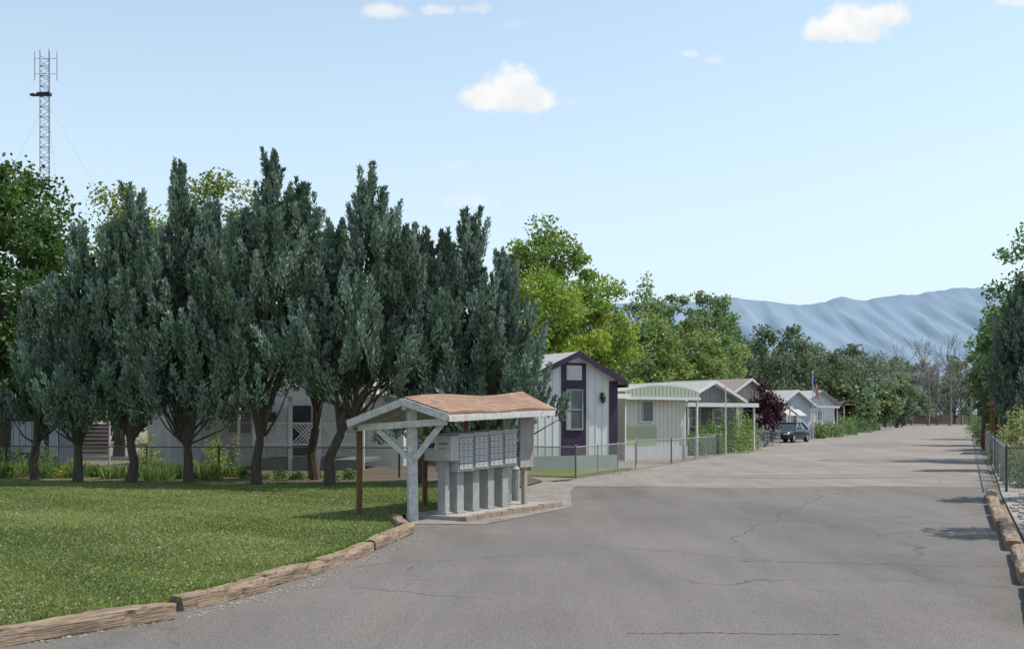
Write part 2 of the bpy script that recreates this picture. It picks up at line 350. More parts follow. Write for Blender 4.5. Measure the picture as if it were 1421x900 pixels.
# ------------------------------------------------------------------ broadleaf trees
tree('broadleaf_tree',bx(15,35),35,hz(195,35),3.2,3.0,1.6,(.052,.095,.022),ncl=120,npc=200,leaf=.19,clr=.85,lean=(-.5,0))
tree('broadleaf_tree',bx(-110,37),37,hz(215,37),3.2,3,2,(.05,.09,.022),ncl=70,npc=150,leaf=.22,clr=1)
tree('cottonwood_tree',bx(285,50),50,hz(228,50),4.2,3,3,(.13,.17,.045),ncl=100,npc=150,leaf=.2,clr=.9)
tree('cottonwood_tree',bx(165,52),52,hz(245,52),3,3,3,(.13,.17,.045),ncl=60,npc=140,leaf=.2,clr=.9)
tree('green_ash_tree',bx(757,62),62,hz(296,62),3.5,3.2,3.5,(.13,.19,.035),ncl=110,npc=180,leaf=.22,clr=.95)
tree('green_ash_tree',bx(745,58),58,hz(365,58),3.6,3,2,(.165,.23,.035),ncl=85,npc=170,leaf=.22,clr=1.0)
tree('green_ash_tree',bx(830,64),64,hz(372,64),2.8,2.5,2,(.155,.22,.035),ncl=72,npc=160,leaf=.22,clr=.9)
for px,d,ty,rx in [(893,84,370,2.6),(935,88,385,2.8),(975,92,390,2.8),(1003,96,402,2.2),(905,80,425,2.6),(960,84,450,3.0),(1000,90,455,2.6),(850,90,425,2.5)]:
    tree('ash_tree',bx(px,d),d,hz(ty,d),rx,rx,2,(.125,.18,.065) if ty<420 else (.155,.215,.065),ncl=52,npc=110,leaf=.3,clr=.95)
for px,d,ty,rx in [(1060,120,446,3.6),(1095,125,450,4.0),(1120,130,468,3.5),(1150,135,482,4)]:
    tree('elm_tree',bx(px,d),d,hz(ty,d),rx,rx,1,(.09,.125,.065),ncl=54,npc=90,leaf=.4,clr=1.2)
b=B()
for px,d,ty,rx,c in [(1040,150,455,5,(.1,.135,.085)),(1175,150,478,5,(.11,.145,.09)),(1200,170,482,5,(.13,.165,.11)),(1228,200,487,6,(.14,.175,.12)),(1255,235,490,8,(.135,.165,.12)),(1245,180,512,4,(.115,.155,.09)),(1290,260,505,8,(.21,.2,.17)),(1325,255,505,8,(.155,.175,.135)),(1272,290,490,9,(.22,.21,.19)),(1215,290,490,9,(.22,.21,.19)),(1345,230,478,7,(.125,.165,.1)),(1185,130,520,3,(.12,.165,.08)),(1215,150,535,3,(.11,.155,.07)),(1310,300,510,10,(.21,.2,.18)),(1255,215,520,5,(.1,.135,.08))]:  # leaf colours of the far trees are paled to paint in distance haze
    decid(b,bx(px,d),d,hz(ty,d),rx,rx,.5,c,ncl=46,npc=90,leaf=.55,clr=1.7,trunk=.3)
for px in range(-500,720,60):
    d=rng.uniform(70,95); decid(b,bx(px,d),d,hz(rng.uniform(465,505),d),4.5,4,.3,(.06,.09,.035),ncl=34,npc=70,leaf=.45,clr=1.5)
for px in range(1450,2300,90):
    d=rng.uniform(80,120); decid(b,bx(px,d),d,hz(rng.uniform(420,470),d),6,5,.5,(.07,.11,.04),ncl=34,npc=70,leaf=.55,clr=1.8)
for px,d,ty,rx in [(800,110,500,6),(880,115,510,6),(950,120,515,6),(1010,130,520,6)]:
    decid(b,bx(px,d),d,hz(ty,d),rx,4,.3,(.07,.11,.045),ncl=36,npc=80,leaf=.5,clr=1.6)
b.make('distant_trees',[bark,leafm])
barem=M('bare_bark',(.22,.19,.175),(.17,.145,.135),3,.9)
def bare(name,x,y,h):
    b=B()
    def br(p,d,L,r,lv):
        q=p+d*L; b.tube([p,p*.5+q*.5+rng.normal(0,.04*L,3),q],[r,r*.8,r*.55],4,0,cap=False)
        if lv==0: return
        for k in range(3 if lv>2 else 4):
            t=rng.uniform(.45,1.0); nd=unit(d+rng.normal(0,.42,3)+np.array([0,0,.12])); br(p+(q-p)*t,nd,L*rng.uniform(.5,.75),r*.5,lv-1)
    br(np.array([x,y,0.]),np.array([0,0,1.]),h*.42,h*.014,4)
    b.make(name,barem)
for px,ty,d in [(1190,450,190),(1288,443,220),(1318,440,220),(1300,465,230),(1335,460,240),(1265,474,230),(1240,470,230)]:
    bare('bare_tree',bx(px,d),d,hz(ty,d)*1.08)
# right-hand trees
tree('locust_tree',bx(1460,46),46,hz(312,46),3.2,3,2.4,(.09,.14,.04),ncl=95,npc=140,leaf=.19,clr=.85)
juniper('pine_tree',bx(1420,38),38,hz(398,38),1.25,1.8,npl=330,npb=80,tops=[(0,0,1),(.5,.2,.95),(-.2,0,.9)],dark=.7)
tree('locust_tree',bx(1408,70),70,hz(385,70),2.4,2.4,1.5,(.1,.16,.045),ncl=60,npc=120,leaf=.28,clr=.9)
tree('elm_tree',bx(1378,88),88,hz(460,88),2.4,2.4,.6,(.085,.125,.05),ncl=50,npc=110,leaf=.32,clr=.9)
tree('elm_tree',bx(1402,60),60,hz(480,60),1.8,1.8,.8,(.08,.12,.045),ncl=45,npc=110,leaf=.25,clr=.8)
tree('locust_tree',12.2,18.2,8.0,2.4,1.2,3.4,(.09,.15,.04),ncl=50,npc=130,leaf=.16,clr=.6)
tree('locust_tree',14.3,24.9,7.0,2.0,1.0,3.0,(.09,.15,.04),ncl=30,npc=110,leaf=.16,clr=.55)
tree('purple_plum_tree',bx(1062,68),68,hz(538,68),1.35,1.2,.9,(.05,.02,.03),ncl=38,npc=130,leaf=.18,clr=.55,trunk=.08)

# ------------------------------------------------------------------ shrubs and flowers
def shrub(b,x,y,r,h,color,n=900,leaf=.1,z0=0,spk=None):
    m=n; u=unit(rng.normal(0,1,(m,3)))*(rng.uniform(.2,1,(m,1))**.5); u[:,2]=np.abs(u[:,2])
    lump=1+.25*np.sin(u[:,0:1]*7+x*3)*np.cos(u[:,1:2]*6+y)
    P=np.array([x,y,z0])+u*lump*np.array([r,r,h])
    col=np.array(color)*rng.uniform(.6,1.4,(m,1)); 
    if spk is not None: k=rng.random(m)<.05; col[k]=spk
    leaves(b,P,leaf,leaf*.55,col,1)
    for k in range(6):
        a=rng.random()*6.28; b.tube([(x,y,z0),(x+math.cos(a)*r*.5,y+math.sin(a)*r*.5,z0+h*.7)],[.012,.005],4,0,cap=False)
def blades(b,x,y,r,h,color,n=60,z0=.04):
    a=rng.random(n)*6.28; rr=rng.random(n)*r; P=np.stack([x+np.cos(a)*rr,y+np.sin(a)*rr,np.full(n,z0)],1)
    d=np.stack([np.cos(a)*.35,np.sin(a)*.35,np.ones(n)],1)+rng.normal(0,.15,(n,3)); hh=h*rng.uniform(.6,1.1,n)
    t=unit(np.cross(d,rng.normal(0,1,(n,3))))*min(.02,.02*h/.35+.004); T=P+unit(d)*hh[:,None]; mid=P*.5+T*.5
    V=np.stack([P-t,P+t,mid+t*1.2,T,mid-t*1.2],1).reshape(-1,3)
    b.add(V,np.arange(5*n).reshape(-1,5),1,np.array(color)*rng.uniform(.7,1.3,(n,1)))
b=B()
for px in range(-120,330,9):
    d=33.2+rng.normal(0,.5)+(0 if px<150 else -.8); x=bx(px+rng.normal(0,4),d)
    if rng.random()<.55: blades(b,x,d,.3,rng.uniform(.35,.6),(.18,.26,.08),70)
    else:
        q=rng.random(); shrub(b,x,d,rng.uniform(.2,.4),rng.uniform(.25,.6),(.1,.16,.035) if q<.6 else (.2,.22,.04),450,.08,.04,spk=(.4,.12,.2) if q<.25 else None)
for px in range(340,560,24):
    d=31.8+rng.normal(0,.4); 
    if rng.random()<.6: shrub(b,bx(px,d),d,.25,rng.uniform(.15,.4),(.08,.13,.03),260,.08,.04)
b.make('garden_plants',[bark,leafm])
def plant(name,px,d,r,h,col,n=900,leaf=.09,spk=None):
    b=B(); x=bx(px,d); shrub(b,x,d,r,h,col,n,leaf,0,spk); b.make(name,[bark,leafm],origin=(x,d,0))
plant('rose_bush',205,34,.5,1.35,(.19,.23,.04),900,.09,(.6,.5,.1)); plant('rose_bush',298,34,.45,1.3,(.21,.25,.05),900)
plant('rose_bush',325,33.5,.25,1.5,(.12,.16,.04),400,.08,(.5,.1,.15)); plant('garden_shrub',60,34.5,.6,1.1,(.1,.15,.03),900)
plant('garden_shrub',15,34.5,.7,.9,(.16,.21,.04),900)
for px,d,r,h,cc in [(985,54,.9,1.7,(.12,.19,.045)),(1015,56,1.1,2.4,(.14,.21,.045)),(1035,60,.9,2.0,(.15,.22,.05)),(965,52,.6,1.2,(.1,.17,.04)),(1050,72,1,1.6,(.1,.16,.05)),(1150,98,1.5,1.6,(.12,.18,.06)),(1172,110,1.6,1.9,(.12,.19,.06)),(1190,125,1.8,2.2,(.1,.16,.06)),(1133,92,.8,1.3,(.12,.18,.05)),(1205,140,1.6,2.2,(.09,.15,.06)),(1003,58,.6,1.3,(.1,.16,.04))]:
    plant('garden_shrub',px,d,r,h,cc,1300,.13 if d<80 else .2)
def hollyhock(name,x,y,h,n=12):
    b=B()
    for k in range(n):
        a=rng.random()*6.28; r=rng.random()*.55; sx,sy=x+math.cos(a)*r,y+math.sin(a)*r; hh=h*rng.uniform(.5,1.15)
        tx,ty=sx+rng.normal(0,.12),sy+rng.normal(0,.12)
        b.tube([(sx,sy,0),(tx,ty,hh)],[.012,.005],4,1,col=np.array([.17,.24,.08]),cap=False)
        m=60; t=rng.random(m)**1.6; P=np.stack([sx+(tx-sx)*t,sy+(ty-sy)*t,t*hh],1)+unit(rng.normal(0,1,(m,3)))*(.26*(1-t*.85))[:,None]
        col=np.array([.17,.22,.075])*rng.uniform(.55,1.4,(m,1)); leaves(b,P,.11,.09,col,1)
        m=12; t=rng.uniform(.45,1,m); P=np.stack([sx+(tx-sx)*t,sy+(ty-sy)*t,t*hh],1)+rng.normal(0,.03,(m,3))
        fc=[(.55,.5,.45),(.45,.12,.2),(.5,.38,.2)][k%3]; leaves(b,P,.08,.07,np.tile(fc,(m,1)),1,gain=1)
    b.make(name,[bark,leafm],origin=(x,y,0))
for px,d,h in [(1410,29.8,1.8),(1396,32,1.9),(1390,36,1.9),(1422,28.6,1.2),(1404,34,2.1),(1382,43,1.7),(1418,32,2.2)]:
    hollyhock('hollyhock_plant',bx(px,d)+.3,d,h)
for px,d,r,h in [(1364,70,.8,1.5),(1357,95,1.2,1.8),(1350,120,1.3,2.0),(1347,150,1.8,2.4)]:
    plant('garden_shrub',px+8,d,r,h,(.11,.17,.055),1000,.16)

# ------------------------------------------------------------------ chain-link fences
def chain(name,pts,h,pitch=.07,w=.006,post=2.4,z0=0,postm=galv,rail=.02):
    o=(pts[0][0],pts[0][1],0); G=Group(name,o); pb=G('posts',postm); wb=G('wire_mesh',galv)
    for (x0,y0),(x1,y1) in zip(pts[:-1],pts[1:]):
        L=math.hypot(x1-x0,y1-y0); ux,uy=(x1-x0)/L,(y1-y0)/L; n=max(1,round(L/post))
        for i in range(n+1):
            t=i/n; px,py=x0+(x1-x0)*t,y0+(y1-y0)*t; r=.03 if i in(0,n) else .022
            pb.tube([(px,py,z0-.05),(px,py,z0+h+.05)],r,6); pb.tube([(px,py,z0+h+.05),(px,py,z0+h+.08)],[r*1.2,.006],6)
        pb.tube([(x0,y0,z0+h),(x1,y1,z0+h)],rail,6)
        k=np.arange(-h,L,pitch)
        for sgn in (1,-1):
            a0=k if sgn==1 else k+h; a1=a0+sgn*h
            s0=np.clip(a0,0,L); s1=np.clip(a1,0,L)
            za=np.abs(s0-a0); zb=h-np.abs(a1-s1)
            ok=(zb-za)>.02; s0,s1,za,zb=s0[ok],s1[ok],za[ok],zb[ok]; off=.004*sgn
            q=np.stack([np.stack([x0+ux*(s0-w)-uy*off,y0+uy*(s0-w)+ux*off,z0+za],1),np.stack([x0+ux*(s0+w)-uy*off,y0+uy*(s0+w)+ux*off,z0+za],1),
                        np.stack([x0+ux*(s1+w)-uy*off,y0+uy*(s1+w)+ux*off,z0+zb],1),np.stack([x0+ux*(s1-w)-uy*off,y0+uy*(s1-w)+ux*off,z0+zb],1)],1)
            wb.add(q.reshape(-1,3),np.arange(4*len(q)).reshape(-1,4))
    G.done()
darkpost=M('dark_fence_post',(.08,.085,.085),(.05,.05,.05),5,.6)
chain('chain_link_fence',[(.3,34.1),(1.95,33.1),(4.45,38.9)],.95,.07,.005,2.4)
chain('chain_link_fence',[(-34,35.6),(-16,34.2),(-9,33.2),(-3.4,32.6),(.3,34.1)],.95,.08,.004,2.6,postm=darkpost)
chain('chain_link_fence',[(4.9,42.5),(6.4,43.4),(9.6,51.2)],.95,.08,.006,2.2)
chain('chain_link_fence',[(8.2,52.5),(10.1,52.8),(13.4,62)],1.0,.09,.007,2.4)
chain('chain_link_fence',[(13.2,64),(15.3,65.5),(17.6,71)],1.0,.1,.008,2.6)
chain('chain_link_fence',[(20,82),(22.8,84),(31,105)],1.1,.13,.012,3)
chain('chain_link_fence',[(30,107),(33,110),(52,158)],1.1,.16,.016,3)
chain('chain_link_gate',[(12.35,27.0),(13.4,26.9),(15.5,26.6)],1.12,.07,.006,1.1,postm=darkpost,rail=.022)
chain('chain_link_fence',[(12.4,27.1),(17.2,38.5),(30.5,70),(44,102)],1.1,.1,.007,2.6)

# ------------------------------------------------------------------ timbers
timberm=M('weathered_timber',(.38,.28,.2),(.11,.075,.05),3.2,.9,bump=.9,stretch=(.5,6,6),bscale=9)
def timber(p0,p1,w=.2,h=.19,z=.0):
    L=math.hypot(p1[0]-p0[0],p1[1]-p0[1]); ang=math.atan2(p1[1]-p0[1],p1[0]-p0[0]); b=B(); n=26; m=14; V=[]
    ph=rng.random()*6
    for i in range(n+1):
        t=i/n; sc=1-(.16 if i in(0,n) else 0)*rng.uniform(.4,1)
        for k in range(m):
            a=2*math.pi*k/m+.26; c,s=math.cos(a),math.sin(a); p=.5
            yy=math.copysign(abs(c)**p,c)*w/2; zz=math.copysign(abs(s)**p,s)*h/2
            r=1+rng.normal(0,.03)+.05*math.sin(t*7+ph+k*2)-(.22 if rng.random()<.05 else 0)
            V.append([t*L+rng.normal(0,.01),yy*r*sc+.008*math.sin(t*3+ph),zz*r*sc+h/2-.03+.008*math.sin(t*4+ph)])
    F=[[i*m+k,i*m+(k+1)%m,(i+1)*m+(k+1)%m,(i+1)*m+k] for i in range(n) for k in range(m)]
    b.add(V,[f[::-1] for f in F]); b.add(V[:m],[list(range(m))]); b.add(V[-m:],[list(range(m))[::-1]])
    b.make('landscape_timber',timberm,origin=(p0[0],p0[1],z),rot=(0,rng.normal(0,.006),ang+rng.normal(0,.015)))
for p0,p1 in [((-6.6,7.1),(-4.5,8.75)),((-4.35,8.85),(-3.2,10.15)),((-3.28,10.55),(-2.72,11.75)),((-2.78,11.95),(-2.36,13.15)),((-2.38,13.3),(-2.03,15.1)),((-2.0,15.25),(-1.72,17.6)),((-1.78,17.75),(-2.1,19.2))]:
    timber(p0,p1)
for p0,p1 in [((4.75,9.6),(5.75,11.9)),((5.8,12.1),(6.95,14.8)),((7.05,15.2),(8.2,17.9)),((8.15,18.0),(9.2,20.6)),((9.3,20.8),(10.3,23.1)),((10.35,23.4),(11.5,25.9))]:
    timber(p0,p1,.22,.2)
def stones(name,pts,smin,smax):
    b=B()
    for x,y in pts:
        s=rng.uniform(smin,smax)
        cube=np.array([[i,j,kk] for i in(-1,1) for j in(-1,1) for kk in(-1,1)])*s*rng.uniform(.45,1.1,(8,3))*np.array([1,1,.6])+np.array([x,y,s*.3])
        b.add(cube,[[0,1,3,2],[4,6,7,5],[0,4,5,1],[2,3,7,6],[0,2,6,4],[1,5,7,3]])
    b.make(name,M('stone',(.42,.39,.35),(.28,.25,.22),2,.9))
pts=[]
for k in range(1100):
    t=rng.random(); pts.append((5.95+6*t+abs(rng.normal(0,1.2))+.2,12+14*t+rng.normal(0,.5)))
stones('gravel_stones',pts,.015,.07)
pts=[]
for k in range(700):
    t=rng.random(); e=rng.random()
    if e<.5: pts.append((1.3+3.3*t+rng.normal(0,.35),30.5+8*t+rng.normal(0,.5)))
    else: 
        q=[(-4.35,8.9),(-3.2,10.4),(-2.6,12),(-2.2,13.6),(-1.8,16),(-1.6,18.2)]; i=rng.integers(0,5); u_=rng.random()
        pts.append((q[i][0]*(1-u_)+q[i+1][0]*u_+.12+abs(rng.normal(0,.1)),q[i][1]*(1-u_)+q[i+1][1]*u_-.05))
stones('road_edge_grit',pts,.006,.018)
b=B()
for q0,q1 in zip([(-6.6,7.2),(-4.4,8.95),(-3.3,10.5),(-2.82,11.9),(-2.45,13.3),(-2.1,15.3)],[(-4.5,8.85),(-3.35,10.4),(-2.82,11.9),(-2.45,13.3),(-2.1,15.3),(-1.85,17.6)]):
    for k in range(60):
        t=rng.random(); x=q0[0]*(1-t)+q1[0]*t-.08+rng.normal(0,.05); y=q0[1]*(1-t)+q1[1]*t+.06+rng.normal(0,.05)
        blades(b,x,y,.05,rng.uniform(.05,.15),(.2,.26,.06),14,.04)
b.make('edge_grass',[bark,leafm])

# ------------------------------------------------------------------ mail kiosk
K=Group('mailbox_kiosk',(-1.0,21.3,0))
FL,PK,FR=(-3.02,19.95,1.80),(-1.95,19.42,2.20),(-1.12,19.0,1.92)
BL,BK,BR=(-.95,23.5,1.98),(.22,23.0,2.36),(.88,22.5,2.03)
FL,PK,FR,BL,BK,BR=map(np.array,(FL,PK,FR,BL,BK,BR))
ax=(BR-FR); ax=ax/np.linalg.norm(ax)
deck=K('roof_deck',whiteold)
deck.slab([FL,PK,BK,BL],.05); deck.slab([PK,FR,BR,BK],.05)
shm=M('asphalt_shingles',(0,0,0),rough=.95,attr=True,spec=.1)
sh=K('roof_shingles',shm)
def shingles(e0,e1,r0,r1,rows,cols):
    for i in range(rows):
        t0,t1=i/rows,(i+1)/rows
        for j in range(cols):
            s0,s1=j/cols,(j+1)/cols; o=(.5/cols if i%2 else 0)
            s0=min(1,s0+o) if j>0 else 0; s1=min(1,s1+o)
            if s1-s0<1e-4: continue
            f=lambda s,t,z:(e0*(1-s)+e1*s)*(1-t)+(r0*(1-s)+r1*s)*t+np.array([0,0,z+.035*math.sin(s*7)*t+.02*math.sin(s*11)*(1-t)])
            c=np.array([.31,.2,.145])*rng.uniform(.82,1.15)
            sh.add([f(s0,t0,.05),f(s1,t0,.05),f(s1,t1,.042),f(s0,t1,.042)],[[0,1,2,3]],0,c)
            sh.add([f(s0,t0,.0),f(s1,t0,.0),f(s1,t0,.05),f(s0,t0,.05)],[[0,1,2,3]],0,c*.8)
shingles(FR,BR,PK,BK,9,20); shingles(FL,BL,PK,BK,10,20)
tr=K('fascia_boards',whiteold)
dn=np.array([0,0,-.07]); fo=-ax*.03
for p,q,sg in [(FL,PK,1),(PK,FR,1),(BL,BK,-1),(BK,BR,-1)]: 
    o=fo*sg
    tr.beam(p+o+dn*.6,q+o+dn*.6,.035,.13)
tr.beam(FR+dn*.9,BR+dn*.9,.04,.11); tr.beam(FL+dn*.9,BL+dn*.9,.04,.11)
rf=K('rafters',whiteold)
for k in range(1,8):
    t=k/8; l,p,r_=FL+(BL-FL)*t,PK+(BK-PK)*t,FR+(BR-FR)*t; d=np.array([0,0,-.1]); rf.beam(l+d,p+d,.045,.08); rf.beam(p+d,r_+d,.045,.08)
rf.beam(PK+np.array([0,0,-.13]),BK+np.array([0,0,-.13]),.09,.12)
po=K('posts',whiteold)
P1=np.array([-1.8,19.62,0.]); tie0=FL+np.array([.12,-.0,-.12])+ax*.12; tie1=FR+np.array([-.1,0,-.2])+ax*.12
po.beam(P1,(P1[0]-.03,P1[1]+.02,2.1),.17,.17)
rf.beam(tie0,tie1+np.array([0,0,.08]),.07,.12)
u=(FR-FL)/np.linalg.norm(FR-FL)
rf.beam(P1+np.array([-.04,-.07,1.12]),P1-u*.86+np.array([0,-.05,1.78]),.06,.1)
rf.beam(P1+np.array([.04,-.09,1.12]),P1+u*.62+np.array([0,-.05,1.74]),.06,.1)
P2=np.array([-.1,22.75,0.]); po.beam(P2,(P2[0],P2[1],2.25),.13,.13)
rf.beam(P2+np.array([0,0,1.2]),P2+u*.6+np.array([0,0,1.85]),.06,.1)
bp=K('brown_posts',brownwood)
bp.beam((-2.86,20.25,0),(-2.86,20.25,1.74),.1,.1); bp.beam((-1.78,22.1,0),(-1.78,22.1,1.85),.09,.09); bp.beam((-1.0,23.3,0),(-1.0,23.3,1.9),.09,.09)
F0=np.array([-1.02,19.95]); av=np.array([.50,.866]); av=av/np.linalg.norm(av)
MF,_=frame(tuple(F0),tuple(F0+av))
mb=K('mailbox_cabinets',boxgrey); md=K('mailbox_doors',M('mailbox_door',(.47,.47,.46),(.38,.38,.37),6,.4)); gp=K('mailbox_seams',M('mailbox_seam',(.16,.16,.16),None,5,.7)); pd=K('mailbox_pedestals',ped)
uw=.52
for k in range(4):
    a0=.05+k*(uw+.035); z0=.87+.015*k; z1=1.55+.02*k
    mb.box(MF,a0,a0+uw,0,.5,z0,z1); gp.box(MF,a0+.02,a0+uw-.02,-.006,.0,z0+.03,z1-.05)
    nr,nc=5,3
    for i in range(nr):
        for j in range(nc):
            w=(uw-.05)/nc; hh=(z1-z0-.09)/nr; aa=a0+.025+j*w; zz=z0+.035+i*hh
            md.box(MF,aa+.006,aa+w-.006,-.018,-.004,zz+.006,zz+hh-.006)
            gp.box(MF,aa+w*.7,aa+w*.7+.02,-.024,-.018,zz+hh*.4,zz+hh*.4+.025)
    mb.box(MF,a0-.015,a0+uw+.015,-.03,.52,z1,z1+.025)
    pd.box(MF,a0+.15,a0+.38,.12,.36,.1,z0); pd.box(MF,a0+.11,a0+.42,.08,.4,.09,.12)
pbx=K('parcel_box',boxgrey)
PF,_=frame((-1.62,19.98),(-1.62+.85,19.98-.42))
pbx.box(PF,0,.56,0,.35,1.08,1.5); pbx.box(PF,-.02,.58,-.02,.37,1.5,1.53); pbx.box(PF,.02,.54,-.012,0,1.1,1.47)
pd.box(PF,.24,.4,.08,.24,.1,1.08); pd.box(PF,.2,.44,.04,.28,.09,.13)
lb=K('parcel_box_label',white); lb.box(PF,.04,.26,-.018,-.013,1.26,1.43)
lm=K('parcel_box_mark',blue); 
lm.hexa([PF(.06,-.024,1.31),PF(.22,-.024,1.31),PF(.22,-.019,1.31),PF(.06,-.019,1.31),PF(.09,-.024,1.41),PF(.25,-.024,1.41),PF(.25,-.019,1.41),PF(.09,-.019,1.41)])
lm.box(PF,.05,.24,-.024,-.019,1.275,1.29); gp.box(PF,.32,.5,-.02,-.013,1.38,1.41); gp.box(PF,.32,.46,-.02,-.013,1.3,1.312)
nb=K('back_panel',M('panel_plywood',(.36,.33,.29),(.26,.23,.2),3,.8)); nb.box(MF,2.42,2.98,.02,.05,.85,1.85)
nb.box(MF,2.66,2.78,.06,.14,.05,1.85)
ub=K('utility_pedestal',ped); ub.tube([(.08,23.5,0),(.08,23.5,.75)],.09,10); ub.tube([(.08,23.5,.75),(.08,23.5,.82)],[.1,.04],10)
pad=K('concrete_pad',concrete); pad.box(MF,-.35,3.3,-.32,.9,-.02,.085)
cb_=K('pad_kerb',M('kerb_stone',(.33,.26,.2),(.22,.17,.13),5,.9,bump=.5))
for k in range(9): cb_.box(MF,-.4+k*.42,-.4+k*.42+.4,-.46,-.325,-.02,.1+rng.uniform(-.01,.015))
K.done()

# ------------------------------------------------------------------ houses
M_curt=M('curtain_cloth',(.4,.4,.38),(.3,.3,.28),9,.9)
def window(G,F,a0,a1,z0,z1,b=0,trim=None,mull=True):
    t=.06; fr=G('window_frames',trim or white); gl=G('window_glass',glass)
    gl.box(F,a0+t*.5,a1-t*.5,b-.02,b-.005,z0+t*.5,z1-t*.5)
    cu=G('curtains',M_curt)
    cu.box(F,a0+t,a0+t+(a1-a0)*.22,b-.024,b-.0205,z0+t,z1-t)
    fr.box(F,a0,a0+t,b-.05,b-.001,z0,z1); fr.box(F,a1-t,a1,b-.05,b-.001,z0,z1); fr.box(F,a0+t,a1-t,b-.05,b-.001,z1-t,z1); fr.box(F,a0+t,a1-t,b-.06,b-.001,z0,z0+t)
    if mull: fr.box(F,a0+t,a1-t,b-.04,b-.026,(z0+z1)/2-.02,(z0+z1)/2+.02)
def gable(name,P0,P1,depth,wh,ph,wall,trim,roof,over=.35,pf=.5,wins=(),skirt=None,battens=.3,sidewall=None,whr=None,fh=.24,skh=.62):
    F,W=frame(P0,P1); G=Group(name,(P0[0],P0[1],0)); w=G('walls',wall); whr=whr or wh
    a=W*pf; pts=[(0,0,0),(W,0,0),(W,0,whr),(a,0,ph),(0,0,wh)]
    V=[F(p[0],p[1],p[2]) for p in pts]+[F(p[0],depth,p[2]) for p in pts]
    w.add(V,[[0,1,2,3,4]]); w.add(V,[[9,8,7,6,5]]); w.add(V,[[0,4,9,5]])
    sw=G('side_wall',sidewall or wall); sw.add(V,[[1,6,7,2]])
    rf=G('roof',roof); sl=(ph-wh)/a; sr=(ph-whr)/(W-a)
    z=.06; ov=over
    el=lambda b:F(-ov,b,wh-sl*ov+z); er=lambda b:F(W+ov,b,whr-sr*ov+z); pk=lambda b:F(a,b,ph+z)
    rf.slab([el(-ov),pk(-ov),pk(depth+ov),el(depth+ov)],.1); rf.slab([pk(-ov),er(-ov),er(depth+ov),pk(depth+ov)],.1)
    fa=G('fascia',trim)
    u2=lambda p,dz:(p[0],p[1],p[2]+dz)
    for q0,q1 in ((el,pk),(pk,er)):
        fa.slab([u2(q0(-ov-.05),.02),u2(q1(-ov-.05),.02),u2(q1(-ov-.001),.02),u2(q0(-ov-.001),.02)],fh)
    fa.slab([u2(F(W+ov+.002,-ov,whr-sr*ov+z),.0),u2(F(W+ov+.04,-ov,whr-sr*ov+z),0),u2(F(W+ov+.04,depth,whr-sr*ov+z),0),u2(F(W+ov+.002,depth,whr-sr*ov+z),0)],.2)
    fa.slab([F(-ov-.04,-ov,wh-sl*ov+z),F(-ov-.002,-ov,wh-sl*ov+z),F(-ov-.002,depth,wh-sl*ov+z),F(-ov-.04,depth,wh-sl*ov+z)],.2)
    if battens:
        x=battens
        while x<W-.05:
            top=wh+(ph-wh)*x/a if x<a else whr+(ph-whr)*(W-x)/(W-a)
            w.box(F,x-.015,x+.015,-.018,-.001,.0,top-.02); x+=battens
        x=battens
        while x<depth: w.box(F,-.018,-.001,x-.015,x+.015,0,wh-.02); sw.box(F,W+.001,W+.018,x-.015,x+.015,0,whr-.02); x+=battens
    for q in wins: window(G,F,*q)
    if skirt: s=G('skirting',skirt); s.box(F,-.03,W+.03,-.04,-.02,-.02,skh); s.box(F,-.05,-.031,0,depth,-.02,skh); s.box(F,W+.031,W+.05,0,depth,-.02,skh)
    return G,F,W
roofw=M('pale_roof',(.42,.42,.41),(.35,.35,.34),2,.8); rooftan=M('tan_shingle_roof',(.3,.26,.21),(.22,.19,.155),6,.9)
wall1=M('white_siding',(.68,.68,.67),(.6,.6,.6),2,.6)
palegreen=M('pale_grey_green_skirt',(.36,.42,.38),(.3,.36,.33),2,.7)
G,F,W=gable('white_mobile_home',(bx(737,37.6),37.6),(bx(856,39.4),39.4),15,3.33,4.13,wall1,purple,roofw,over=.28,sidewall=navy,skirt=palegreen,whr=3.22,fh=.2,skh=.5)
pp=G('purple_panels',purple); 
pp.box(F,1.22,2.28,-.03,-.0195,.5,3.79); pp.box(F,3.28,W+.02,-.03,-.0195,.5,3.17)
window(G,F,1.4,2.12,1.4,2.86,b=-.03,trim=M('grey_window_trim',(.3,.34,.3),None,3,.6))
v=G('gable_vent',white)
v.box(F,1.44,2.08,-.05,-.031,3.18,3.7)
for k in range(7): v.box(F,1.48,2.04,-.075,-.051,3.22+k*.066,3.25+k*.066)
lt=G('wall_lanterns',M('lantern_bronze',(.12,.09,.04),None,5,.4,metal=.5))
for a_ in (.35,2.95):
    c0=F(a_,-.12,2.45); lt.tube([(c0[0],c0[1],2.36),(c0[0],c0[1],2.45),(c0[0],c0[1],2.62),(c0[0],c0[1],2.74)],[.03,.085,.1,.02],8)
    lt.box(F,a_-.03,a_+.03,-.11,-.02,2.64,2.68); lt.box(F,a_-.05,a_+.05,-.035,-.02,2.5,2.75)
G.done()
